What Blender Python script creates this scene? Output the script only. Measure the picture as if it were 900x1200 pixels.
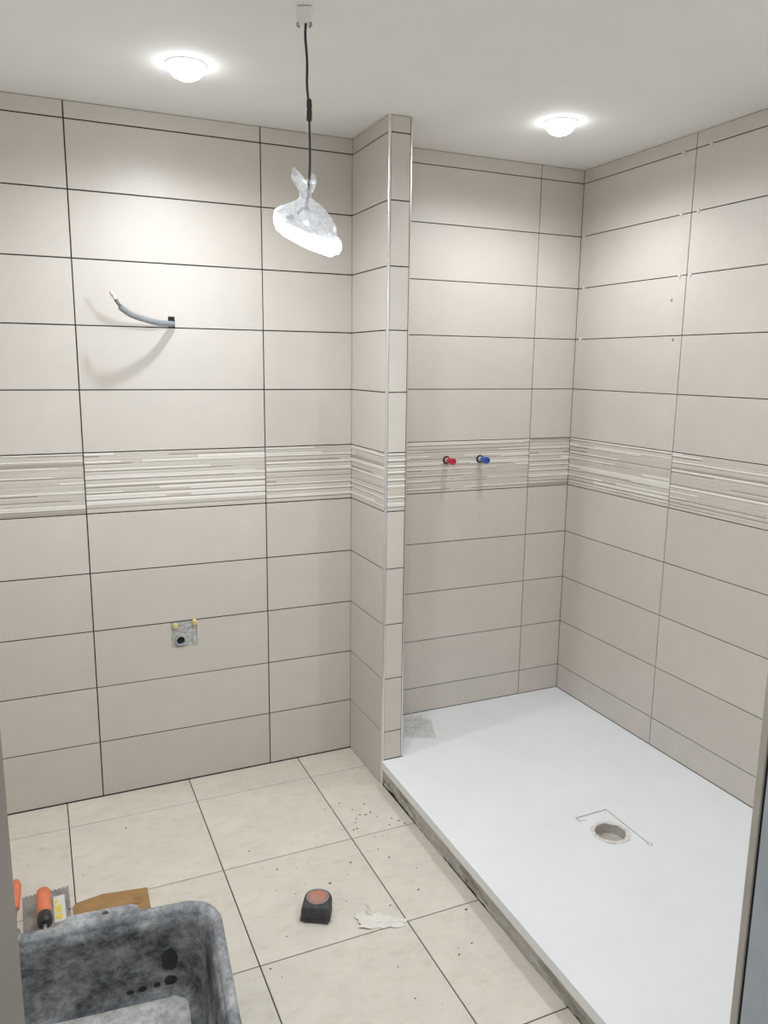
import bpy, bmesh, math, random
from mathutils import Vector, Matrix
for o in list(bpy.data.objects): bpy.data.objects.remove(o)
SC = bpy.context.scene
COL = SC.collection

# ------------------------------------------------------------------ camera
CAM = Vector((-1.0774, -2.7182, 1.5140))
R0 = Vector((0.9139, -0.4058, 0.0117)); R1 = Vector((-0.0646, -0.1737, -0.9827)); R2 = Vector((0.4008, 0.8973, -0.1850))
cd = bpy.data.cameras.new('camera'); cam = bpy.data.objects.new('camera', cd); COL.objects.link(cam)
cam.matrix_world = Matrix(((R0.x, -R1.x, -R2.x, CAM.x), (R0.y, -R1.y, -R2.y, CAM.y), (R0.z, -R1.z, -R2.z, CAM.z), (0, 0, 0, 1)))
cd.sensor_fit = 'VERTICAL'; cd.sensor_height = 36.0; cd.lens = 917.75 * 36 / 1200; cd.clip_start = 0.01
SC.camera = cam
# ------------------------------------------------------------------ world, exposure
W = bpy.data.worlds.new('world'); SC.world = W; W.use_nodes = True
W.node_tree.nodes['Background'].inputs[0].default_value = (0.90, 0.95, 1.0, 1)
W.node_tree.nodes['Background'].inputs[1].default_value = 0.75
vs = SC.view_settings; vs.view_transform = 'Standard'; vs.look = 'None'; vs.exposure = 0.05; vs.gamma = 1.0; vs.use_curve_mapping = False
SPOT_W = 18.8          # watts of each recessed spot
PENDANT_E = 330.0      # emission of the bagged lamp's diffuser

# ------------------------------------------------------------------ dimensions (metres, from the tile grid)
ROW = 0.203; H = 2.2856; XR = 0.998; XW = 0.084; DP = 0.312; ZT = 0.0956
XL = -1.549; YF = -2.10
JZ = [k * ROW + 0.0015 for k in range(1, 12)]
XJ = (-0.9386, -0.3302)
TT = 0.004             # how far the tile faces stand proud of the joint bed

# ------------------------------------------------------------------ materials
def nt(name):
    m = bpy.data.materials.new(name); m.use_nodes = True
    return m, m.node_tree, m.node_tree.nodes['Principled BSDF']
def noise(t, scale, detail=4, rough=.55, stretch=None, coord='Object', dist=0):
    tc = t.nodes.new('ShaderNodeTexCoord'); n = t.nodes.new('ShaderNodeTexNoise')
    n.inputs['Scale'].default_value = scale; n.inputs['Detail'].default_value = detail; n.inputs['Roughness'].default_value = rough
    n.inputs['Distortion'].default_value = dist
    out = tc.outputs[coord]
    if stretch:
        mp = t.nodes.new('ShaderNodeMapping'); mp.inputs['Scale'].default_value = stretch
        t.links.new(out, mp.inputs[0]); out = mp.outputs[0]
    t.links.new(out, n.inputs['Vector'])
    return n
def ramp(t, fac, stops):
    r = t.nodes.new('ShaderNodeValToRGB'); e = r.color_ramp.elements
    while len(e) < len(stops): e.new(.5)
    for i, (p, c) in enumerate(stops):
        e[i].position = p; e[i].color = (c[0], c[1], c[2], 1)
    t.links.new(fac, r.inputs[0]); return r
def mixc(t, a, b, fac, mode='MIX'):
    n = t.nodes.new('ShaderNodeMix'); n.data_type = 'RGBA'; n.blend_type = mode
    for s, v in ((6, a), (7, b)):
        if hasattr(v, 'is_linked') or hasattr(v, 'links'): t.links.new(v, n.inputs[s])
        else: n.inputs[s].default_value = (v[0], v[1], v[2], 1)
    if hasattr(fac, 'links'): t.links.new(fac, n.inputs[0])
    else: n.inputs[0].default_value = fac
    return n.outputs[2]
def bump(t, b, h, strength, dist):
    n = t.nodes.new('ShaderNodeBump'); n.inputs['Strength'].default_value = strength; n.inputs['Distance'].default_value = dist
    t.links.new(h, n.inputs['Height']); t.links.new(n.outputs[0], b.inputs['Normal'])
def plain(name, c, rough=.5, metal=0, var=.08, scale=30, stretch=None, bmp=0, spec=None):
    m, t, b = nt(name)
    n = noise(t, scale, stretch=stretch)
    r = ramp(t, n.outputs[0], [(.3, [x * (1 - var) for x in c]), (.7, [min(1, x * (1 + var)) for x in c])])
    t.links.new(r.outputs[0], b.inputs['Base Color'])
    b.inputs['Roughness'].default_value = rough; b.inputs['Metallic'].default_value = metal
    if spec is not None: b.inputs['Specular IOR Level'].default_value = spec
    if bmp: bump(t, b, n.outputs[0], bmp, .002)
    return m
def tile_mat(name, c, rough=.42, cloud=.04):
    m, t, b = nt(name)
    fine = noise(t, 160, 3, .6, (1, 1, 1)); big = noise(t, 7, 4, .6)
    r = ramp(t, big.outputs[0], [(.25, [x * (1 - cloud) for x in c]), (.75, [x * (1 + cloud) for x in c])])
    f = ramp(t, fine.outputs[0], [(.3, (.965, .96, .955)), (.7, (1.03, 1.03, 1.03))])
    oi = t.nodes.new('ShaderNodeObjectInfo')
    rr = ramp(t, oi.outputs['Random'], [(0, (.975, .97, .965)), (1, (1.02, 1.02, 1.02))])
    o = mixc(t, r.outputs[0], f.outputs[0], 1, 'MULTIPLY'); o = mixc(t, o, rr.outputs[0], 1, 'MULTIPLY')
    t.links.new(o, b.inputs['Base Color']); b.inputs['Roughness'].default_value = rough
    bump(t, b, fine.outputs[0], .05, .001)
    return m
M = {}
M['tile'] = tile_mat('beige_wall_tile', (.615, .566, .51))
M['decor_mid'] = tile_mat('decor_beige', (.60, .55, .49))
M['decor_light'] = tile_mat('decor_ivory', (.78, .745, .69))
M['decor_dark'] = tile_mat('decor_taupe', (.39, .34, .29))
M['joint'] = plain('dark_joint', (.035, .029, .025), .9, var=.3)
M['ceiling'] = plain('white_plaster', (.87, .855, .83), .85, var=.015, scale=6)
M['plaster'] = plain('painted_plaster', (.72, .69, .64), .8, var=.03, scale=8)
M['trim'] = plain('brushed_aluminium', (.80, .80, .81), .25, 1, .05, 40, (30, 30, 1))
M['white'] = plain('white_plastic', (.82, .82, .80), .4, var=.03)
M['black'] = plain('black_plastic', (.025, .026, .028), .45, var=.3)
M['jamb'] = plain('greybrown_paint', (.20, .175, .15), .55, var=.04, scale=6)
M['edge'] = plain('beige_edge', (.46, .42, .36), .45, var=.06, scale=20)
M['gap_shade'] = plain('black_gap_shade', (.012, .013, .014), .8, var=.4, scale=60)
M['panel'] = plain('bluegrey_board', (.42, .455, .485), .7, var=.12, scale=9)
M['conduit'] = plain('grey_conduit', (.26, .275, .295), .45, var=.06)
M['wire'] = plain('grey_wire', (.16, .15, .15), .5)
M['brass'] = plain('brass', (.80, .68, .34), .3, .7, .1, 80)
M['pvc'] = plain('grey_pvc', (.40, .41, .43), .5, var=.1)
M['hole'] = plain('hole_shade', (.015, .015, .016), .9)  # near-black colour stands in for the shade inside holes
M['red'] = plain('red_plastic', (.55, .03, .055), .35, var=.1)
M['blue'] = plain('blue_plastic', (.03, .09, .42), .35, var=.1)
M['pipe_r'] = plain('pinkish_pipe', (.62, .42, .40), .4, var=.1)
M['pipe_b'] = plain('pale_blue_pipe', (.55, .60, .70), .4, var=.1)
M['orange'] = plain('orange_rubber', (.74, .21, .10), .5, var=.12, scale=50)
M['steel'] = plain('dirty_steel', (.36, .35, .33), .4, .6, .3, 25)
M['label'] = plain('label_white', (.72, .71, .66), .5, var=.08, scale=80)
M['yellow'] = plain('label_yellow', (.80, .68, .14), .5, var=.1, scale=80)
M['card'] = plain('brown_cardboard', (.36, .215, .085), .85, var=.12, scale=25)
M['paper'] = plain('white_paper', (.77, .74, .67), .8, var=.03)
M['lab_orange'] = plain('label_orange', (.52, .20, .12), .45, var=.15, scale=120)
M['lab_grey'] = plain('label_grey', (.30, .30, .31), .4, var=.15, scale=90)
M['rubber'] = plain('tape_rubber', (.055, .052, .055), .6, var=.35, scale=70, bmp=.2)
M['spacer'] = plain('white_spacer', (.76, .74, .70), .5); M['crumb2'] = plain('grey_mortar_blob', (.30, .285, .265), .9, var=.3, scale=200)
M['crumb'] = plain('mortar_crumb', (.16, .14, .12), .9, var=.4, scale=200)
def mk_mortar():
    m, t, b = nt('grey_mortar')
    n = noise(t, 90, 6, .7); r = ramp(t, n.outputs[0], [(.3, (.20, .20, .19)), (.5, (.46, .46, .44)), (.7, (.70, .69, .66))])
    t.links.new(r.outputs[0], b.inputs['Base Color']); b.inputs['Roughness'].default_value = .9; bump(t, b, n.outputs[0], .5, .003)
    return m
M['mortar'] = mk_mortar()
def mk_floor():
    m, t, b = nt('ivory_floor_tile')
    geo = 'Object'
    c = (.73, .675, .585)
    big = noise(t, 4.5, 5, .6, dist=1.2); med = noise(t, 16, 6, .7, (1, 2, 1), dist=.6); sp = noise(t, 95, 3, .5)
    r = ramp(t, big.outputs[0], [(.3, [x * .90 for x in c]), (.7, [x * 1.05 for x in c])])
    r2 = ramp(t, med.outputs[0], [(.30, (.90, .87, .83)), (.5, (1, 1, 1))])
    r3 = ramp(t, sp.outputs[0], [(.20, (.55, .50, .45)), (.265, (1, 1, 1))])
    o = mixc(t, r.outputs[0], r2.outputs[0], 1, 'MULTIPLY'); o = mixc(t, o, r3.outputs[0], 1, 'MULTIPLY')
    t.links.new(o, b.inputs['Base Color']); b.inputs['Roughness'].default_value = .38
    return m
M['floor'] = mk_floor()
def mk_tray():
    m, t, b = nt('white_resin')
    n = noise(t, 220, 4, .6); big = noise(t, 5, 3)
    r = ramp(t, big.outputs[0], [(.3, (.80, .81, .82)), (.7, (.84, .85, .855))])
    t.links.new(r.outputs[0], b.inputs['Base Color']); b.inputs['Roughness'].default_value = .55; bump(t, b, n.outputs[0], .12, .001)
    return m
M['tray'] = mk_tray()
def mk_plinth():
    m, t, b = nt('rough_plaster')
    n = noise(t, 16, 6, .65, dist=.5); r = ramp(t, n.outputs[0], [(.30, (.16, .14, .115)), (.37, (.44, .41, .36)), (.7, (.60, .575, .53))])
    t.links.new(r.outputs[0], b.inputs['Base Color']); b.inputs['Roughness'].default_value = .95; bump(t, b, n.outputs[0], .6, .006)
    return m
M['plinth'] = mk_plinth()
def mk_tub(name, lo, hi, p0, p1):
    m, t, b = nt(name)
    a = noise(t, 9, 10, .78, (1, 1, 1.5), dist=.12); f = noise(t, 60, 5, .7)
    r = ramp(t, a.outputs[0], [(p0, lo), ((p0 + p1) / 2, [(x + y) / 2 for x, y in zip(lo, hi)]), (p1, hi)])
    r2 = ramp(t, f.outputs[0], [(.3, (.6, .6, .6)), (.6, (1.05, 1.05, 1.05))])
    o = mixc(t, r.outputs[0], r2.outputs[0], 1, 'MULTIPLY')
    t.links.new(o, b.inputs['Base Color']); b.inputs['Roughness'].default_value = .6; bump(t, b, f.outputs[0], .3, .002)
    return m
M['tub'] = mk_tub('mortar_stained_rubber', (.035, .041, .048), (.36, .37, .375), .40, .66)
M['tub_rim'] = mk_tub('mortar_stained_rim', (.10, .11, .125), (.52, .53, .54), .34, .64)
M['tub_floor'] = mk_tub('dried_mortar', (.16, .16, .155), (.58, .57, .54), .24, .50)
def mk_film(name, alpha, c=(.85, .87, .9), rough=.25):
    m = bpy.data.materials.new(name); m.use_nodes = True; t = m.node_tree; t.nodes.clear()
    out = t.nodes.new('ShaderNodeOutputMaterial'); tr = t.nodes.new('ShaderNodeBsdfTransparent'); df = t.nodes.new('ShaderNodeBsdfTranslucent')
    di = t.nodes.new('ShaderNodeBsdfDiffuse'); gl = t.nodes.new('ShaderNodeBsdfGlossy'); gl.inputs['Roughness'].default_value = rough
    for s in (df, di): s.inputs['Color'].default_value = (*c, 1)
    m1 = t.nodes.new('ShaderNodeMixShader'); m1.inputs[0].default_value = .5; t.links.new(df.outputs[0], m1.inputs[1]); t.links.new(di.outputs[0], m1.inputs[2])
    m2 = t.nodes.new('ShaderNodeMixShader'); m2.inputs[0].default_value = .12; t.links.new(m1.outputs[0], m2.inputs[1]); t.links.new(gl.outputs[0], m2.inputs[2])
    m3 = t.nodes.new('ShaderNodeMixShader')
    n = noise(t, 60, 5, .75); r = ramp(t, n.outputs[0], [(.38, (alpha * .45,) * 3), (.62, (min(1, alpha * 1.5),) * 3)])
    t.links.new(r.outputs[0], m3.inputs[0]); t.links.new(tr.outputs[0], m3.inputs[1]); t.links.new(m2.outputs[0], m3.inputs[2])
    t.links.new(m3.outputs[0], out.inputs[0]); return m
M['bag'] = mk_film('clear_bag', .55)
M['film'] = mk_film('crumpled_film', .34, (.84, .82, .77)); M['tissue'] = mk_film('thin_white_paper', .72, (.86, .84, .79))
def mk_emit(name, c, s):
    m = bpy.data.materials.new(name); m.use_nodes = True; t = m.node_tree; t.nodes.clear()
    out = t.nodes.new('ShaderNodeOutputMaterial'); e = t.nodes.new('ShaderNodeEmission'); e.inputs[0].default_value = (*c, 1); e.inputs[1].default_value = s
    t.links.new(e.outputs[0], out.inputs[0]); return m
M['lens'] = mk_emit('lit_lens_glow', (.90, .95, 1), 18)
M['led'] = mk_emit('lit_led_disc', (.885, .94, 1), PENDANT_E)

# ------------------------------------------------------------------ helpers
def link(name, me, mat=None, parent=None, loc=None, rz=0, smooth=False):
    if isinstance(me, bmesh.types.BMesh):
        bmesh.ops.recalc_face_normals(me, faces=me.faces)
        m = bpy.data.meshes.new(name); me.to_mesh(m); me.free(); me = m
        if smooth:
            for f in me.polygons: f.use_smooth = True
    o = bpy.data.objects.new(name, me); COL.objects.link(o)
    if mat is not None and not me.materials:
        for k in (mat if isinstance(mat, (list, tuple)) else [mat]): me.materials.append(M[k])
    if parent: o.parent = parent
    if loc: o.location = loc
    o.rotation_euler.z = rz
    return o
def empty(name, loc, rz=0):
    o = bpy.data.objects.new(name, None); COL.objects.link(o); o.location = loc; o.rotation_euler.z = rz; o.empty_display_size = .05; return o
def tag(o, label, cat, group=None):
    o['label'] = label; o['category'] = cat
    if group: o['group'] = group
    return o
def struct(o, label, cat):
    o['kind'] = 'structure'; o['label'] = label; o['category'] = cat; return o
def box(bm, x0, x1, y0, y1, z0, z1, mi=0):
    v = [bm.verts.new(p) for p in ((x0, y0, z0), (x1, y0, z0), (x1, y1, z0), (x0, y1, z0), (x0, y0, z1), (x1, y0, z1), (x1, y1, z1), (x0, y1, z1))]
    for q in ((0, 3, 2, 1), (4, 5, 6, 7), (0, 1, 5, 4), (1, 2, 6, 5), (2, 3, 7, 6), (3, 0, 4, 7)):
        f = bm.faces.new([v[i] for i in q]); f.material_index = mi
    return v
def boxes(*bs):
    bm = bmesh.new()
    for b in bs: box(bm, *b)
    return bm
def rbox(x0, x1, y0, y1, z0, z1, r=.002, seg=2):
    bm = bmesh.new(); box(bm, x0, x1, y0, y1, z0, z1)
    bmesh.ops.bevel(bm, geom=list(bm.edges), offset=r, segments=seg, affect='EDGES', profile=.5); return bm
def plate(outer, holes=(), z0=0, z1=.01, bm=None):
    """flat plate in xy with holes, from z0 to z1"""
    bm = bm or bmesh.new(); rings = []
    for z in (z0, z1):
        es = []; rr = []
        for loop in [outer] + list(holes):
            vs_ = [bm.verts.new((x, y, z)) for x, y in loop]; rr.append(vs_)
            es += [bm.edges.new((vs_[i], vs_[(i + 1) % len(vs_)])) for i in range(len(vs_))]
        bmesh.ops.triangle_fill(bm, edges=es, use_beauty=True, use_dissolve=False); rings.append(rr)
    for a, b in zip(*rings):
        for i in range(len(a)):
            j = (i + 1) % len(a); bm.faces.new((a[i], a[j], b[j], b[i]))
    return bm
def circ(cx, cy, r, n=32): return [(cx + r * math.cos(2 * math.pi * i / n), cy + r * math.sin(2 * math.pi * i / n)) for i in range(n)]
def lathe(prof, n=32, bm=None, cap=True):
    """profile (r, z) around z"""
    bm = bm or bmesh.new(); rings = []
    for r, z in prof:
        rings.append([bm.verts.new((r * math.cos(2 * math.pi * i / n), r * math.sin(2 * math.pi * i / n), z)) for i in range(n)])
    for a, b in zip(rings, rings[1:]):
        for i in range(n): bm.faces.new((a[i], a[(i + 1) % n], b[(i + 1) % n], b[i]))
    if cap: bm.faces.new(rings[0][::-1]); bm.faces.new(rings[-1])
    return bm
def catmull(P, n=8):
    P = [Vector(p) for p in P]; out = []
    Q = [P[0] * 2 - P[1]] + P + [P[-1] * 2 - P[-2]]
    for i in range(1, len(Q) - 2):
        a, b, c, d = Q[i - 1:i + 3]
        for k in range(n):
            t = k / n; out.append(.5 * ((2 * b) + (c - a) * t + (2 * a - 5 * b + 4 * c - d) * t * t + (3 * b - a - 3 * c + d) * t ** 3))
    out.append(P[-1]); return out
def tube(pts, rad, n=10, bm=None):
    bm = bm or bmesh.new(); rings = []; up = Vector((.3, .1, .95))
    for i, p in enumerate(pts):
        d = (pts[min(i + 1, len(pts) - 1)] - pts[max(i - 1, 0)]).normalized()
        a = d.cross(up)
        if a.length < .05: a = d.cross(Vector((1, 0, 0)))
        a.normalize(); b = d.cross(a); r = rad(i) if callable(rad) else rad
        rings.append([bm.verts.new(p + a * r * math.cos(2 * math.pi * k / n) + b * r * math.sin(2 * math.pi * k / n)) for k in range(n)])
    for a, b in zip(rings, rings[1:]):
        for i in range(n): bm.faces.new((a[i], a[(i + 1) % n], b[(i + 1) % n], b[i]))
    bm.faces.new(rings[0]); bm.faces.new(rings[-1][::-1]); return bm
def rrect(hx, hy, r, n=6):
    out = []
    for cx, cy, a0 in ((hx - r, hy - r, 0), (-hx + r, hy - r, 90), (-hx + r, -hy + r, 180), (hx - r, -hy + r, 270)):
        for k in range(n + 1):
            a = math.radians(a0 + 90 * k / n); out.append((cx + r * math.cos(a), cy + r * math.sin(a)))
    return out
def loft(rings, bm=None, cap0=True, cap1=True, mi=0):
    bm = bm or bmesh.new(); V = [[bm.verts.new(p) for p in r] for r in rings]; n = len(V[0])
    for a, b in zip(V, V[1:]):
        for i in range(n):
            f = bm.faces.new((a[i], a[(i + 1) % n], b[(i + 1) % n], b[i])); f.material_index = mi
    if cap0: bm.faces.new(V[0][::-1]).material_index = mi
    if cap1: bm.faces.new(V[-1]).material_index = mi
    return bm

# ------------------------------------------------------------------ tiles
CACHE = {}
def tile_mesh(w, h, t=TT, ch=.0009):
    """local: x width, z height, face towards -y at y=0, back at y=t"""
    k = (round(w, 4), round(h, 4))
    if k in CACHE: return CACHE[k]
    bm = bmesh.new(); a, b = w / 2, h / 2
    def ring(x, z, y): return [(-x, y, -z), (x, y, -z), (x, y, z), (-x, y, z)]
    loft([ring(a, b, t), ring(a, b, ch), ring(a - ch, b - ch, 0)], bm)
    bmesh.ops.recalc_face_normals(bm, faces=bm.faces)
    m = bpy.data.meshes.new('wall_tile'); bm.to_mesh(m); bm.free(); m.materials.append(M['tile']); CACHE[k] = m; return m
def notched_mesh(w, h, poly, t=TT):
    bm = plate(poly, (), 0, t)
    bmesh.ops.rotate(bm, verts=bm.verts, cent=(0, 0, 0), matrix=Matrix.Rotation(math.radians(90), 3, 'X'))   # (x,y,z)->(x,-z,y)
    bmesh.ops.translate(bm, verts=bm.verts, vec=(0, t, 0)); return bm
DECOR = {}
def decor_mesh(w, h, seed):
    """relief tile: uneven strips, each cut into pieces of different tone and depth"""
    k = (round(w, 4), seed)
    if k in DECOR: return DECOR[k]
    rnd = random.Random(seed); bm = bmesh.new()
    seq = []                                    # strips from the bottom up: broad beige, thin taupe, thin ivory
    for g in range(8):
        seq += [(0, rnd.uniform(1.1, 1.7)), (2, rnd.uniform(.45, .75)), (1, rnd.uniform(.6, 1.0))]
        if rnd.random() < .35: seq.append((1, rnd.uniform(.6, 1.0)))
        elif rnd.random() < .3: seq.append((2, rnd.uniform(.7, 1.2)))
    s_ = sum(x for _, x in seq)
    box(bm, -w / 2, w / 2, .002, TT, -h / 2, h / 2, 0)
    z = -h / 2
    for base, q in seq:
        q = q / s_ * h
        xs = [-w / 2]; kinds = []
        cuts = sorted(rnd.uniform(-.29, .29) for _ in range(rnd.choice((0, 1, 1, 2)) if base else rnd.choice((0, 0, 1))))
        cuts = [c for c in cuts if -w / 2 + .03 < c < w / 2 - .03]
        on = rnd.random() < .75
        for c in cuts + [w / 2]:
            xs.append(c); kinds.append(base if on else (0 if base else rnd.choice((1, 2, 0)))); on = not on
        for x0, x1, kind in zip(xs, xs[1:], kinds):
            d = {0: .0008, 1: -.0004, 2: .0017}[kind] + rnd.uniform(-.0002, .0002)
            dz = min(.0016, q * .22)
            prof = [(.002, z), (d + .0007, z + dz * .3), (d, z + dz), (d, z + q - dz), (d + .0007, z + q - dz * .3), (.002, z + q)]
            A = [bm.verts.new((x0, y, zz)) for y, zz in prof]; B = [bm.verts.new((x1, y, zz)) for y, zz in prof]
            for a in range(len(prof) - 1): bm.faces.new((A[a], B[a], B[a + 1], A[a + 1])).material_index = kind
            bm.faces.new(A).material_index = kind; bm.faces.new(B[::-1]).material_index = kind
        z += q
    bmesh.ops.recalc_face_normals(bm, faces=bm.faces)
    m = bpy.data.meshes.new('decor_tile'); bm.to_mesh(m); bm.free()
    for x in ('decor_mid', 'decor_light', 'decor_dark'): m.materials.append(M[x])
    DECOR[k] = m; return m
def tile_field(parent, org, rz, us, z_bottom, gaps=.0036, special=None, seed=1):
    """org: point where u=0; u runs along the rotated local x; us: joint positions; rows follow JZ"""
    zs = [z_bottom] + JZ + [H]
    ux, uy = math.cos(rz), math.sin(rz)
    for r, (z0, z1) in enumerate(zip(zs, zs[1:])):
        if z1 - z0 < .02: continue
        g0 = gaps / 2 if r else .0015; g1 = gaps / 2 if r < 11 else .0015
        for c, (u0, u1) in enumerate(zip(us, us[1:])):
            w = u1 - u0 - (gaps if 0 < c < len(us) - 2 else gaps / 2 + .0006 if len(us) > 2 else .0012)
            if len(us) > 2:
                uc = (u0 + (gaps / 2 if c else .0006) + u1 - (gaps / 2 if c < len(us) - 2 else .0006)) / 2
            else: uc = (u0 + u1) / 2
            h = z1 - z0 - g0 - g1; zc = (z0 + g0 + z1 - g1) / 2
            loc = (org[0] + ux * uc, org[1] + uy * uc, zc)
            if r == 5 + 0 and False: pass
            if JZ[4] - .01 < z0 < JZ[4] + .01:
                link('decor_tile', decor_mesh(w, h, seed * 10 + c), None, parent, loc, rz); continue
            sp = special and special(r, c, w, h, uc, zc)
            if sp:
                link('wall_tile', notched_mesh(w, h, sp), 'tile', parent, loc, rz)
            else: link('wall_tile', tile_mesh(w, h), None, parent, loc, rz)

# ------------------------------------------------------------------ room shell
wb = struct(link('wall_back', boxes((XL - .1, XR + .1, TT, .12, 0, H)), 'joint'), 'long back wall of beige tiles with a relief band', 'wall')
def sp_back(r, c, w, h, uc, zc):
    # tile with the conduit hole (row above joint 8 from the floor) and tile with the plumbing cut-out
    a, b = w / 2, h / 2
    if c == 1 and abs(zc - (JZ[7] + .1015)) < .02:
        x0, x1, y1 = -.652 - uc, -.630 - uc, JZ[7] + .036 - zc
        return [(-a, -b), (x0, -b), (x0, y1), (x1, y1), (x1, -b), (a, -b), (a, b), (-a, b)]
    if c == 1 and abs(zc - (JZ[1] + .1015)) < .02:
        x0, x1, y0 = -.6815 - uc, -.592 - uc, .5165 - zc
        return [(-a, -b), (a, -b), (a, b), (x1, b), (x1, y0), (x0, y0), (x0, b), (-a, b)]
tile_field(wb, (0, 0), 0, [XL, XJ[0], XJ[1], .0005], .001, .0038, sp_back, 1)
tile_field(wb, (0, 0), 0, [XW, .186, .7942, XR], ZT, .0030, None, 2)
wr = struct(link('wall_right', boxes((XR + TT, XR + .12, YF - .1, .12, 0, H)), 'joint'), 'right shower wall of beige tiles with a relief band', 'wall')
tile_field(wr, (XR, 0), -math.pi / 2, [0, .590, 1.198, 1.806, 2.10], ZT, .0030, None, 3)
wp = struct(link('wall_partition', boxes((TT, XW - TT, -DP + TT, TT, 0, H)), 'joint'), 'narrow tiled stub wall with metal corner edges beside the shower', 'wall')
EP = .0085
tile_field(wp, (0, 0), -math.pi / 2, [-.0006, DP - EP], .001, .0036, None, 4)
tile_field(wp, (0, -DP), 0, [EP, XW - EP], ZT + .001, .0036, None, 5)
tile_field(wp, (XW, -DP), math.pi / 2, [EP, DP], ZT + .001, .0030, None, 6)
def corner_trim(cx, sx, zb):
    bm = bmesh.new(); R = .0075; pts = []
    for k in range(7):
        a = math.radians(90 * k / 6); pts.append((cx + sx * (R - R * math.cos(a)), -DP + R - R * math.sin(a)))
    pts = pts + [(cx + sx * R, -DP + R)]
    return loft([[(x, y, zb) for x, y in pts], [(x, y, H - .001) for x, y in pts]], bm)
link('corner_trim', corner_trim(0, 1, .0), 'trim', wp, smooth=False); link('corner_trim', corner_trim(XW, -1, ZT), 'trim', wp)
# bare mortar at the foot of the stub wall, under the tray line
link('mortar_patch', rbox(.0085, XW - .01, -DP + .0005, -DP + .004, .001, ZT - .031, .001), 'mortar', wp)
wl = struct(link('wall_left', boxes((XL - .1, XL, YF - .2, .0, 0, H)), 'plaster'), 'plain left wall outside the picture', 'wall')
DX0, DX1, YB = -1.1155, -.2975, -2.30
wf = struct(link('wall_front', boxes((XL, DX0 - .02, YB, YF, 0, H), (DX1 + .02, XR + .004, YB, YF, 0, H), (DX0 - .02, DX1 + .02, YB, YF, 2.06, H)), 'plaster'), 'wall with the doorway the room is seen through', 'wall')
struct(link('ceiling', boxes((XL - .1, XR + .12, -3.7, .12, H, H + .1)), 'ceiling'), 'smooth white plaster ceiling with recessed spots', 'ceiling')
struct(link('trim_1', rbox(DX0 - .02, DX0, YB - .01, YF, 0, 2.06, .003), 'jamb'), 'grey-brown painted left door jamb', 'door jamb')
t2 = struct(link('trim_2', rbox(DX1, DX1 + .02, YB - .01, -2.1140, 0, 2.06, .0008), 'panel'), 'blue-grey right door jamb with a beige edge strip', 'door jamb')
link('edge_strip', rbox(DX1 - .0005, DX1 + .02, -2.1090, YF + .001, 0, 2.06, .001), 'edge', t2)
link('gap_shade', boxes((DX1 + .003, DX1 + .02, -2.1140, -2.1090, 0, 2.06)), 'gap_shade', t2)  # black strip puts the shade of the jamb gap into colour
# floor
fl = struct(link('floor', boxes((XL - .1, XR + .12, -3.7, .12, -.1, -.003)), 'joint'), 'ivory square floor tiles with thin dark joints', 'floor')
FT = .4182; FX = [XL] + [-1.058 + FT * k for k in range(-1, 3)] + [.006]; FY = [-.001] + [-.159 - FT * k for k in range(0, 9)]
for i, (x0, x1) in enumerate(zip(FX, FX[1:])):
    for j, (y1, y0) in enumerate(zip(FY, FY[1:])):
        if x1 - x0 < .02: continue
        g = .0016; ch = .0008
        k = ('f', round(x1 - x0, 4), round(y1 - y0, 4))
        if x0 < -.3 and x1 > 0 and False: pass
        a, b = (x1 - x0) / 2 - g, (y1 - y0) / 2 - g
        if k not in CACHE:
            bm = bmesh.new()
            def fr(x, y, z): return [(-x, -y, z), (x, -y, z), (x, y, z), (-x, y, z)]
            loft([fr(a, b, -.003), fr(a, b, -ch), fr(a - ch, b - ch, 0)], bm); bmesh.ops.recalc_face_normals(bm, faces=bm.faces)
            m = bpy.data.meshes.new('floor_tile'); bm.to_mesh(m); bm.free(); m.materials.append(M['floor']); CACHE[k] = m
        o = link('floor_tile', CACHE[k], None, fl, ((x0 + x1) / 2, (y0 + y1) / 2, 0))
for j, (y1, y0) in enumerate(zip(FY, FY[1:])):      # tiles past the tray, towards and beyond the door
    if y1 > -1.8: continue
    for x0 in (.006, .424):
        link('floor_tile', boxes((x0 + .0016, min(x0 + FT, XR) - .0016, y0 + .0016, y1 - .0016, -.003, 0)), 'floor', fl)

# ------------------------------------------------------------------ shower tray
TX0 = -.012; TY1 = -1.80
tr = tag(empty('shower_tray', (.5, -.9, 0)), 'white stone-resin shower tray on a rough plaster base', 'shower tray')
def off(bm): bmesh.ops.translate(bm, verts=bm.verts, vec=(-.5, .9, 0)); return bm
G = .0015
outl = [(TX0 - .004, TY1), (XR - G, TY1), (XR - G, -G), (XW + G, -G), (XW + G, -DP - G), (-.0008, -DP - G)]
DC = (.4735, -.997)
bm = plate(outl, [circ(*DC, .049)], ZT - .030, ZT)
bmesh.ops.recalc_face_normals(bm, faces=bm.faces)
link('tray_slab', off(bm), 'tray', tr)
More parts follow.
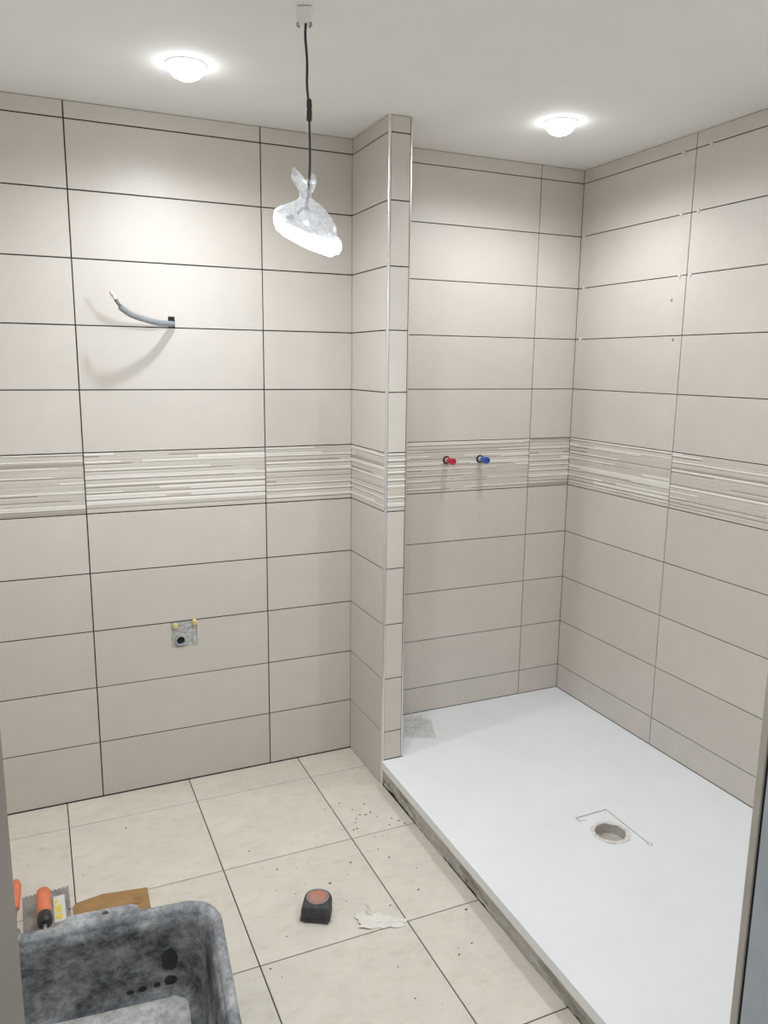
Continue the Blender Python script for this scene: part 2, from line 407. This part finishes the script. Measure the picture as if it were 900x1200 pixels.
# plinth: lumpy mortar strip under the slab along the open side
random.seed(5)
bm = bmesh.new(); n = 90; ys = [-DP - .003 + (TY1 + .01 + DP) * i / n for i in range(n + 1)]; zz = [.0005, .012, .026, .040, .054, ZT - .0305]
grid = []
for i, y in enumerate(ys):
    col = []
    for j, z in enumerate(zz):
        pit = max(0, math.sin(i * .37 + 1.3 * j) * math.sin(i * .113 + .6)) ** 3 * (.03 if 0 < j < 4 else .004)
        col.append(bm.verts.new((.008 - .008 * z / .065 - .006 * i / n + random.uniform(-.0015, .0015) + pit + .003 * math.sin(i * .2), y, z)))
    grid.append(col)
for i in range(n):
    for j in range(len(zz) - 1): bm.faces.new((grid[i][j], grid[i + 1][j], grid[i + 1][j + 1], grid[i][j + 1]))
box(bm, .05, XR - .01, TY1 + .01, -DP - .003, .0005, ZT - .0305)
link('plinth', off(bm), 'plinth', tr)
# drain
bm = plate(circ(*DC, .0585, 40), [circ(*DC, .0475, 40)], ZT, ZT + .0025)
for v in bm.verts:
    d = Vector((v.co.x - DC[0], v.co.y - DC[1])); s = 1 + random.uniform(-.05, .05); v.co.x = DC[0] + d.x * s; v.co.y = DC[1] + d.y * s
    v.co.z += random.uniform(-.0002, .0012) if v.co.z > ZT + .001 else 0
M['grout_ring'] = plain('rough_cut_edge', (.70, .66, .62), .9, var=.2, scale=120)
link('drain_ring', off(bm), 'grout_ring', tr)
M['cup'] = plain('drain_cup', (.50, .46, .42), .6, var=.15, scale=40)
bm = lathe([(.0485, ZT - .001), (.0485, ZT - .045), (.045, ZT - .048)], 32, cap=False)
bm.faces.new([v for v in bm.verts[-32:]] if False else [bm.verts.new((.046 * math.cos(2 * math.pi * i / 32), .046 * math.sin(2 * math.pi * i / 32), ZT - .0475)) for i in range(32)])
bmesh.ops.translate(bm, verts=bm.verts, vec=(DC[0], DC[1], 0)); link('drain_cup', off(bm), 'cup', tr)
bm = lathe([(.020, ZT - .047), (.020, ZT - .040), (.015, ZT - .040), (.015, ZT - .047)], 20, cap=False)
bmesh.ops.translate(bm, verts=bm.verts, vec=(DC[0] + .018, DC[1] - .012, 0)); link('drain_pipe', off(bm), 'pvc', tr)
M['recess_shade'] = plain('grey_recess_shade', (.42, .41, .40), .8, var=.2, scale=150)
def seg(a, b, w, z=ZT, h=.0008):
    a = Vector(a); b = Vector(b); d = (b - a).normalized(); nrm = Vector((-d.y, d.x)) * w / 2
    return plate([tuple(a + nrm), tuple(b + nrm), tuple(b - nrm), tuple(a - nrm)], (), z + .0001, z + h)
for a, b, w in (((.424, -.890), (.546, -.888), .005), ((.546, -.887), (.544, -1.085), .0036), ((.424, -.890), (.424, -.913), .003), ((.428, -.905), (.445, -.914), .002), ((.529, -.900), (.531, -.903), .004)):
    link('recess_shade_line', off(seg(a, b, w)), 'recess_shade', tr)  # grey strips paint the shaded edges of the shallow drain-cover recess
link('recess_shade_line', off(plate(circ(.5455, -1.09, .008, 16), [circ(.5455, -1.09, .0055, 16)], ZT, ZT + .0006)), 'recess_shade', tr)
# ------------------------------------------------------------------ recessed spots
def downlight(x, y, label):
    t = tag(empty('recessed_spotlight', (x, y, H)), label, 'ceiling light', 'recessed ceiling spots')
    link('bezel', lathe([(.0473, -.001), (.0473, -.003), (.049, -.0042), (.053, -.003), (.055, -.0005)], 40, cap=False), 'white', t, smooth=True)
    link('lens', lathe([(.047, -.0005), (.0468, -.009), (.0435, -.020), (.035, -.030), (.021, -.037), (.006, -.039)], 32), 'lens', t, smooth=True)  # dome enlarged and deepened to imitate the glow around the spot
    ld = bpy.data.lights.new('spot_beam', 'SPOT'); ld.energy = SPOT_W; ld.spot_size = math.radians(168); ld.spot_blend = .75; ld.shadow_soft_size = .028; ld.color = (.885, .94, 1.0)
    lo = bpy.data.objects.new('spot_beam', ld); COL.objects.link(lo); lo.parent = t; lo.location = (0, 0, -.072)
downlight(-.651, -.4515, 'lit round recessed spot in ceiling above the wall conduit')
downlight(.5292, -.4754, 'lit round recessed spot in ceiling above the shower')
downlight(.56, -1.62, 'lit round recessed spot above the tray end nearest the door')
downlight(-.651, -1.62, 'lit round recessed spot in ceiling just inside the door')

# ------------------------------------------------------------------ pendant work light in a bag
PX, PY = -.475, -.908
pd = tag(empty('pendant_lamp', (PX, PY, H)), 'temporary lamp on a black cord wrapped in a tied clear plastic bag', 'pendant lamp')
pd.rotation_euler.z = math.atan2(R0.y, R0.x)     # local x lies along the bag's flat side
bm = rbox(-.017, .017, -.011, .011, -.034, -.001, .003)
link('terminal_block', bm, 'white', pd)
bm = bmesh.new()
for s in (-1, 1): tube(catmull([(s * .013, -.006, -.030), (s * .015, -.006, -.040), (s * .010, -.006, -.043)], 4), .0028, 8, bm)
link('terminal_clip', bm, 'lab_grey', pd)
cord = catmull([(.003, 0, -.030), (.0015, 0, -.06), (.005, .001, -.11), (.0045, 0, -.16), (.0075, 0, -.195), (.009, 0, -.24), (.010, 0, -.33), (.004, 0, -.40), (0, 0, -.425)], 8)
link('cord', tube(cord, .0030, 8), 'black', pd, smooth=True)
bm = lathe([(.003, -.236), (.0062, -.232), (.0068, -.215), (.0058, -.209), (.0066, -.204), (.0060, -.190), (.003, -.187)], 14)
o = link('cord_connector', bm, 'black', pd, (.009, 0, 0), smooth=True)
# LED disc hanging tilted inside the bag
lampM = Matrix.Translation((.004, 0, -.470)) @ Matrix.Rotation(math.radians(20), 4, 'Y') @ Matrix.Rotation(math.radians(4), 4, 'X')
bm = lathe([(.006, .043), (.016, .040), (.019, .022), (.042, .014), (.062, .004), (.0635, -.012)], 32); bm.transform(lampM); link('lamp_body', bm, 'white', pd, smooth=True)
bm = lathe([(.0625, -.0125), (.060, -.018), (.050, -.025), (.030, -.030), (.010, -.0315)], 32); bm.transform(lampM); link('diffuser', bm, 'led', pd, smooth=True)
bm = bmesh.new(); tube(catmull([(-.040, -.020, -.444), (-.030, -.030, -.442), (-.024, -.030, -.450), (-.036, -.036, -.448)], 5), .003, 6, bm)
tube(catmull([(.000, -.008, -.42), (-.012, -.014, -.428), (-.016, -.02, -.436)], 5), .003, 6, bm); tube(catmull([(.004, -.01, -.42), (.012, -.016, -.43), (.02, -.016, -.437)], 5), .003, 6, bm)
link('lamp_wire', bm, 'lab_grey', pd)
rnd = random.Random(3)
def ringp(cx, cz, ru, rw, tilt, n=40, amp=.0, ph=0, cy=0):
    out = []
    for i in range(n):
        a = 2 * math.pi * i / n; f = 1 + amp * (math.sin(5 * a + ph) * .6 + math.sin(9 * a - 2 * ph) * .4)
        u = ru * f * math.cos(a); out.append((cx + u, cy + rw * f * math.sin(a), cz - math.tan(tilt) * u))
    return out
T = math.radians
prof = [(-.001, -.383, .0125, .009, 0, .22), (-.001, -.397, .0125, .010, 0, .22), (.001, -.405, .022, .018, T(3), .13), (.000, -.415, .038, .032, T(6), .10), (-.001, -.428, .056, .048, T(10), .07),
        (-.001, -.444, .070, .058, T(14), .045), (-.001, -.462, .0735, .066, T(17), .035), (.000, -.480, .073, .066, T(20), .03), (.002, -.495, .068, .060, T(21), .03), (.005, -.504, .054, .046, T(22), .03), (.007, -.508, .028, .022, T(21), .02)]
bm = loft([ringp(a, b, c, d, e, amp=f, ph=i * .5) for i, (a, b, c, d, e, f) in enumerate(prof)], cap0=False, cap1=True)
# bag corner drooping at the low side
loft([[(.054 + .028 * k / 4, .024 * (1 - .6 * (k / 4) ** 2) * math.cos(2 * math.pi * i / 16), -.497 - .006 * k / 4 + (.024 - .006 * (k / 4)) * math.sin(2 * math.pi * i / 16) * (1 if k < 4 else .5)) for i in range(16)] for k in range(5)], bm, cap0=False)
# two ears above the knot
def ear(base, tip, wid, n=7):
    b = Vector(base); t_ = Vector(tip); L = []; Rr = []
    for k in range(n + 1):
        f = k / n; c = b.lerp(t_, f); w = wid * math.sin(math.pi * (.16 + .80 * f)) ** .9
        L.append(bm.verts.new((c.x - w, c.y + .006 * math.sin(9 * f), c.z + .15 * w))); Rr.append((bm.verts.new((c.x, c.y - .005 * (1 - f) - .003, c.z)), bm.verts.new((c.x + w, c.y + .004 * math.cos(7 * f), c.z - .1 * w))))
    for k in range(n):
        bm.faces.new((L[k], Rr[k][0], Rr[k + 1][0], L[k + 1])); bm.faces.new((Rr[k][0], Rr[k][1], Rr[k + 1][1], Rr[k + 1][0]))
ear((-.002, -.004, -.388), (-.027, -.003, -.333), .0165); ear((.005, .003, -.388), (.018, .002, -.344), .0130); ear((.000, .006, -.388), (-.010, .012, -.352), .011)
link('plastic_bag', bm, 'bag', pd, smooth=True)
link('knot', loft([ringp(-.001, -.380 - .0045 * k, .0105 + .002 * math.sin(k * 1.7), .009 + .002 * math.sin(k * 1.7), 0, 18, .08, k) for k in range(5)]), 'bag', pd, smooth=True)

# ------------------------------------------------------------------ conduit out of the back wall
cn = tag(empty('electrical_conduit', (-.641, 0, 1.640)), 'grey corrugated conduit with bare wire ends poking from the back wall', 'conduit')
def rel(pts, o): return [tuple(Vector(p) - o) for p in pts]
co = Vector((-.641, 0, 1.640))
pts = catmull(rel([(-.641, .0028, 1.638), (-.642, -.012, 1.637), (-.660, -.032, 1.637), (-.705, -.075, 1.639), (-.776, -.116, 1.655), (-.815, -.135, 1.678)], co), 34)
link('sleeve', tube(pts, lambda i: .0088 + (.0009 if i % 4 < 2 else -.0004), 14), 'conduit', cn, smooth=False)
bm = bmesh.new()
for k, (dx, dz) in enumerate(((0, 0), (.003, .004), (-.004, .002))):
    tube(catmull(rel([(-.812 + dx, -.134, 1.677), (-.822 + dx, -.135 + .002 * k, 1.690 + dz), (-.829 + dx, -.136, 1.703 + dz)], co), 5), .0018, 6, bm)
link('wire', bm, 'wire', cn)
M['cap'] = plain('pale_pink_cap', (.74, .64, .61), .35, var=.1)
for k, (dx, dz) in enumerate(((0, 0), (-.006, .008))):
    link('wire_cap', tube([Vector(rel([(-.828 + dx, -.137 + .004 * k, 1.700 + dz)], co)[0]), Vector(rel([(-.833 + dx, -.137 + .004 * k, 1.716 + dz)], co)[0])], .0055, 10), 'cap', cn)
link('wall_hole_shade', boxes((-.0105, .0105, .0030, .0040, -.013, .0212)), 'hole', cn)  # dark plate paints the shade in the tile notch

# ------------------------------------------------------------------ basin plumbing rough-in
po = tag(empty('basin_plumbing_outlet', (-.637, 0, .564)), 'cut-out low in back wall with grey waste pipe and two brass plugs', 'plumbing outlet')
link('mortar_bed', rbox(-.0438, .0445, .0018, .0039, -.0465, .0445, .0006), 'mortar', po)
def ypipe(r0, r1, y0, y1, n=24):
    bm = lathe([(r1, 0), (r0, 0), (r0, y1 - y0), (r1, y1 - y0), (r1, .002)], n, cap=False)
    bmesh.ops.rotate(bm, verts=bm.verts, cent=(0, 0, 0), matrix=Matrix.Rotation(math.radians(90), 3, 'X'))
    bmesh.ops.translate(bm, verts=bm.verts, vec=(0, -y0, 0)); return bm
link('waste_pipe', ypipe(.0185, .0145, -.0018, .012), 'pvc', po, (-.0145, 0, -.021), smooth=False)
bm = plate(circ(0, 0, .0146, 24), (), .0, .001); bmesh.ops.rotate(bm, verts=bm.verts, cent=(0, 0, 0), matrix=Matrix.Rotation(math.radians(90), 3, 'X'))
link('pipe_bore_shade', bm, 'hole', po, (-.0145, .0005, -.021))  # dark disc paints the shade down the pipe
for x, z in ((-.030, .0325), (.037, .0395)):
    bm = lathe([(.0105, -.0015), (.0105, .006), (.0085, .0075), (.0085, .014), (.007, .016)], 12); bmesh.ops.rotate(bm, verts=bm.verts, cent=(0, 0, 0), matrix=Matrix.Rotation(math.radians(90), 3, 'X'))
    link('brass_plug', bm, 'brass', po, (x, 0, z))

# ------------------------------------------------------------------ capped shower pipes
for nm, x, z, cap, pp, lab in (('r', .4045, 1.1455, 'red', 'pipe_r', 'short water pipe with a red cap poking from the relief band'), ('b', .5575, 1.1445, 'blue', 'pipe_b', 'short water pipe with a blue cap poking from the relief band')):
    t = tag(empty('capped_water_pipe', (x, 0, z)), lab, 'pipe', 'capped shower supply pipes')
    link('wall_hole_shade', ypipe(.0160, .0105, .0006, .0022), 'hole', t)  # dark ring on the tile face paints the shade around the pipe
    link('pipe', ypipe(.0098, .006, .0002, .034), pp, t)
    bm = lathe([(.0122, .024), (.0128, .026), (.0128, .058), (.0115, .060), (.0085, .060), (.0085, .056), (.003, .055)], 20)
    bmesh.ops.rotate(bm, verts=bm.verts, cent=(0, 0, 0), matrix=Matrix.Rotation(math.radians(90), 3, 'X')); link('cap', bm, cap, t)

# ------------------------------------------------------------------ tile spacers left in the right wall and chips
SP = [(.545, 9), (.622, 9), (.020, 9), (.560, 8), (.607, 8), (.035, 8), (.035, 7), (.535, 10), (.655, 10)]
nth = {10: 'top', 9: 'second', 8: 'third', 7: 'fourth'}
for u, k in SP:
    z = JZ[k] if k < 11 else JZ[10]
    bm = bmesh.new(); box(bm, -.0025, .0010, -.0075, .0075, -.0014, .0014); box(bm, -.0028, .0008, -.0018, .0018, -.010, .008)
    tag(link('tile_spacer', bm, 'spacer', None, (XR - .0006, -u, z)), 'white spacer in %s right-wall joint below ceiling, %s' % (nth[k], 'at the room corner' if u < .1 else 'corner side of upright joint' if u < .59 else 'door side of upright joint'), 'tile spacer', 'plastic spacers in the right wall joints')
for u, z, r, lab in ((.529, 1.748, .0055, 'small grey mortar blob in the middle of a right shower wall tile'), (.550, 1.612, .0055, 'small grey mortar blob just under a joint of the right shower wall')):
    bm = lathe([(r, 0), (r * .9, .001), (r * .4, .0022)], 9)
    bmesh.ops.rotate(bm, verts=bm.verts, cent=(0, 0, 0), matrix=Matrix.Rotation(math.radians(-90), 3, 'Y'))
    tag(link('mortar_spot', bm, 'crumb2', None, (XR - .0001, -u, z)), lab, 'mortar spot', 'mortar blobs on the right wall')

# ------------------------------------------------------------------ crumpled sheets
def sheet(poly_grid, amp, seed, z0, th=.0006, jit=.002):
    rnd = random.Random(seed); bm = bmesh.new(); n = len(poly_grid); m = len(poly_grid[0])
    V = [[bm.verts.new((p[0] + rnd.uniform(-jit, jit), p[1] + rnd.uniform(-jit, jit), z0 + max(.0006, p[2] + rnd.uniform(-amp, amp)))) for p in r] for r in poly_grid]
    for i in range(n - 1):
        for j in range(m - 1): bm.faces.new((V[i][j], V[i][j + 1], V[i + 1][j + 1], V[i + 1][j]))
    bmesh.ops.recalc_face_normals(bm, faces=bm.faces)
    r = bmesh.ops.solidify(bm, geom=list(bm.faces), thickness=th); return bm
def quadgrid(a, b, c, d, n, m, hf):
    out = []
    for i in range(n + 1):
        row = []
        for j in range(m + 1):
            s, t = i / n, j / m
            x = (1 - s) * ((1 - t) * a[0] + t * b[0]) + s * ((1 - t) * d[0] + t * c[0]); y = (1 - s) * ((1 - t) * a[1] + t * b[1]) + s * ((1 - t) * d[1] + t * c[1])
            row.append((x, y, hf(s, t)))
        out.append(row)
    return out

film = sheet(quadgrid((.226, -.030), (.320, -.085), (.262, -.232), (.155, -.182), 8, 8, lambda s, t: .004 + .012 * abs(math.sin(5 * s + 3 * t)) * (1 - s * t)), .004, 11, ZT)
tag(link('plastic_film_scrap', film, 'film'), 'crumpled translucent plastic scrap on the tray behind the stub wall', 'plastic scrap')
pap = sheet(quadgrid((-.345, -.902), (-.222, -.986), (-.236, -1.018), (-.354, -.972), 6, 11, lambda s, t: .0015 + .006 * (math.sin(4 * t + 2 * s) ** 2) * (1 - t)), .0012, 4, 0, .0004, .007)
tp = tag(link('paper_scrap', pap, 'paper'), 'torn crumpled white paper scrap on the floor beside the tape measure', 'paper scrap')
bm = sheet(quadgrid((-.321, -.917), (-.309, -.925), (-.304, -.946), (-.314, -.942), 3, 2, lambda s, t: .028 * (1 - s) + .002), .0008, 8, 0)
link('curled_corner', bm, 'paper', tp)

# ------------------------------------------------------------------ tape measure lying flat
tm = tag(empty('tape_measure', (-.4395, -.866, 0), math.radians(-28)), 'black tape measure with an orange round label lying on the floor', 'tape measure')
def dshape(k):
    hw, r = .040 * k, .034 * k; out = [(-hw + .006, -.043 * k), (hw - .006, -.043 * k), (hw, -.043 * k + .006)]
    for i in range(13):
        a = math.pi * i / 12; out.append((hw * math.cos(a) if 0 < i < 12 else hw * math.cos(a), .006 + .040 * k * math.sin(a) ** .85 if 0 < i < 12 else .006))
    out.append((-hw, -.043 * k + .006)); return out
bm = loft([[(x, y, z) for x, y in dshape(k)] for k, z in ((.95, .0005), (1, .004), (1, .034), (.97, .040), (.90, .045), (.80, .0475))])
link('case', bm, 'rubber', tm)
bm = bmesh.new(); box(bm, -.034, .034, -.0445, -.041, .004, .0125); box(bm, -.034, .034, -.0445, -.041, .030, .036); box(bm, .026, .036, -.0455, -.041, .002, .034)
link('grip_rib', bm, 'rubber', tm)
link('label_ring', plate(circ(0, .004, .0315, 40), [circ(0, .004, .0275, 40)], .0465, .0485), 'lab_grey', tm)
lb = link('label', plate(circ(0, .004, .0262, 40), (), .0465, .0483), 'lab_orange', tm)
bm = bmesh.new(); box(bm, -.020, .020, -.012, -.006, .0482, .0487)
for k in range(5): box(bm, -.017 + k * .0072, -.012 + k * .0072, .001 + .001 * (k % 2), .0075 + .001 * (k % 2), .0482, .0487)
link('label_print', bm, 'lab_grey', lb)
link('tape_hook', rbox(-.044, -.0395, -.042, -.024, .002, .012, .0008), 'steel', tm)

# ------------------------------------------------------------------ cardboard
cb = [(-1.066, -.580), (-1.058, -.565), (-.985, -.553), (-.863, -.573), (-.866, -.700), (-1.066, -.715)]
o = tag(link('cardboard_piece', plate(cb, (), .0005, .004), 'card'), 'flat torn brown cardboard piece behind the mortar tub', 'cardboard')
bm = sheet(quadgrid((-.905, -.612), (-.885, -.618), (-.888, -.640), (-.915, -.630), 3, 3, lambda s, t: .004 + .010 * t * (1 - s)), .0006, 2, 0)
link('torn_flap', bm, 'card', o)

# ------------------------------------------------------------------ trowels
tw = tag(empty('notched_trowel', (-1.132, -.615, 0), math.radians(1)), 'steel notched trowel with orange handle and yellow-white sticker lying behind the tub', 'trowel')
hw, hl = .061, .140; out = [(-hw, -hl), (hw, -hl)]
y = -hl
while y < hl - .011: out += [(hw, y + .006), (hw - .006, y + .006), (hw - .006, y + .011), (hw, y + .011)]; y += .011
out += [(hw, hl)]; x = hw
while x > -hw + .011: out += [(x - .006, hl), (x - .006, hl - .006), (x - .011, hl - .006), (x - .011, hl)]; x -= .011
out += [(-hw, hl)]
cl = [out[0]]
for q in out[1:]:
    if (Vector(q) - Vector(cl[-1])).length > 1e-5: cl.append(q)
link('blade', plate(cl, (), .001, .0022), 'steel', tw)
hd = loft([[(-.006 + rx * math.cos(2 * math.pi * i / 16), y, .056 + rz * math.sin(2 * math.pi * i / 16)) for i in range(16)] for y, rx, rz in ((.068, .010, .008), (.064, .017, .014), (.045, .020, .017), (.0, .018, .0165), (-.035, .0185, .0165), (-.040, .018, .016))])
h = link('handle', hd, 'orange', tw, smooth=True)
link('handle_collar', loft([[(-.006 + rx * math.cos(2 * math.pi * i / 16), y, .056 + rx * .9 * math.sin(2 * math.pi * i / 16)) for i in range(16)] for y, rx in ((-.040, .0185), (-.060, .0195), (-.078, .018), (-.082, .012))]), 'black', h, smooth=True)
bm = bmesh.new(); box(bm, -.013, .001, -.10, .08, .0022, .008); tube(catmull([(-.006, -.080, .054), (-.006, -.098, .048), (-.006, -.098, .006)], 6), .005, 8, bm); tube(catmull([(-.006, .060, .052), (-.006, .076, .040), (-.006, .074, .006)], 6), .004, 8, bm)
link('tang', bm, 'steel', tw)
st = link('sticker', boxes((.018, .048, -.01, .105, .0022, .0026)), 'label', tw)
link('sticker_print', boxes((.020, .038, .030, .064, .0026, .0029), (.022, .040, .000, .022, .0026, .0029), (.020, .030, .072, .088, .0026, .0029)), 'yellow', st)
tw2 = tag(empty('pointing_trowel', (-1.2125, -.56, 0), math.radians(0)), 'trowel with slim orange handle lying by the left door jamb beside the notched trowel', 'trowel')
link('handle', loft([[(rx * math.cos(2 * math.pi * i / 14), y, .024 + rx * math.sin(2 * math.pi * i / 14)) for i in range(14)] for y, rx in ((.130, .006), (.127, .012), (.110, .0155), (.070, .0145), (.030, .012), (.008, .0115), (.004, .009))]), 'orange', tw2, smooth=True)
bm = tube(catmull([(0, .010, .024), (0, -.020, .024), (0, -.045, .018), (0, -.060, .005)], 6), .0055, 8)
link('tang', bm, 'steel', tw2, smooth=True)
link('blade', plate([(-.010, -.050), (.010, -.050), (.0145, -.07), (.0125, -.19), (0, -.215), (-.0125, -.19), (-.0145, -.07)], (), .001, .0028), 'steel', tw2)

# ------------------------------------------------------------------ mortar tub
tb = tag(empty('mortar_tub', (-1.036, -1.245, 0), math.radians(-5.5)), 'black rectangular rubber mortar tub streaked with dried grey mortar on the floor', 'tub')
TH = .200
def rr3(dx, r, z, n=7): return [(x, y, z) for x, y in rrect(.275 - dx, .330 - dx, r, n)]
bm = loft([rr3(.062, .055, .001), rr3(.056, .060, .006), rr3(.030, .070, TH - .030), rr3(.026, .072, TH - .030 + .004)], cap1=False)
loft([rr3(.026, .072, TH - .026), rr3(.027, .072, TH - .012), rr3(.036, .066, TH - .04), rr3(.060, .058, .022), rr3(.068, .050, .012), rr3(.085, .040, .0085)], bm, cap0=False, cap1=True)
bmesh.ops.remove_doubles(bm, verts=bm.verts, dist=.0001)
link('tub_shell', bm, 'tub', tb, smooth=True)
rim = [rr3(.028, .072, TH - .030), rr3(.008, .080, TH - .030), rr3(.001, .084, TH - .024), rr3(0, .085, TH - .010), rr3(.004, .082, TH - .002), rr3(.011, .078, TH), rr3(.019, .074, TH - .003), rr3(.025, .072, TH - .010), rr3(.029, .070, TH - .024)]
link('rim', loft(rim, cap0=False, cap1=False), 'tub_rim', tb, smooth=True)
def wob(r, a): return [(x * (1 + a * math.sin(3.1 * i) + a * math.sin(1.3 * i)), y * (1 + a * math.sin(2.3 * i)), z) for i, (x, y, z) in enumerate(r)]
link('dried_mortar_layer', loft([wob(rr3(.086, .040, .0086), .006), wob(rr3(.088, .040, .0110), .008), rr3(.105, .035, .0122)], cap0=True), 'tub_floor', tb, smooth=True)
tabp = [(-.100, .322), (.090, .322), (.082, .345), (.066, .356), (-.070, .356), (-.088, .345)]
link('grip_tab', plate(tabp, [circ(.006, .340, .0085, 16)], TH - .011, TH - .002), 'tub_rim', tb)
link('grip_tab', plate([(x, -y) for x, y in tabp[::-1]], [circ(.006, -.340, .0085, 16)], TH - .011, TH - .002), 'tub_rim', tb)
rnd = random.Random(9)
def blob(x, z, r, sq):
    """flat smear of fresh black residue on the inside of the far wall"""
    yy = lambda zz: .330 - (.036 + (.060 - .036) * (TH - .04 - zz) / (TH - .062)) - .0012
    pts = []
    for i in range(14):
        a = 2 * math.pi * i / 14; q = r * (1 + rnd.uniform(-.10, .10)); pts.append((x + q * math.cos(a), z + q * sq * math.sin(a)))
    b = bmesh.new(); V = [b.verts.new((px, yy(pz), pz)) for px, pz in pts]; c = b.verts.new((x, yy(z) - .002, z))
    for i in range(14): b.faces.new((V[i], V[(i + 1) % 14], c))
    return b
for x, z, r, sq in ((.150, .082, .020, 1.35), (.150, .032, .015, .8), (.085, .026, .010, .8), (.055, .024, .009, .6), (.118, .028, .008, .8)):
    link('dark_smear', blob(x, z, r, sq), 'black', tb, smooth=True)

# ------------------------------------------------------------------ crumbs of mortar on the floor (uncountable grit)
bm = bmesh.new(); rnd = random.Random(21)
spots = [(rnd.uniform(-.62, -.02), rnd.uniform(-1.35, -.45)) for _ in range(26)] + [(rnd.gauss(-.12, .05), rnd.gauss(-.50, .07)) for _ in range(22)] + [(rnd.gauss(-.43, .08), rnd.gauss(-.78, .05)) for _ in range(10)] + [(rnd.gauss(-1.0, .12), rnd.uniform(-.5, -.2)) for _ in range(5)]
for x, y in spots:
    if x > -.025: continue
    r = rnd.uniform(.0012, .0035); s = bmesh.ops.create_icosphere(bm, subdivisions=1, radius=r, matrix=Matrix.Translation((x, y, r * .4)) @ Matrix.Diagonal((rnd.uniform(.8, 1.8), rnd.uniform(.7, 1.2), .5, 1)))
o = tag(link('mortar_grit', bm, 'crumb'), 'fine dark mortar grit scattered over the floor tiles', 'grit'); o['kind'] = 'stuff'
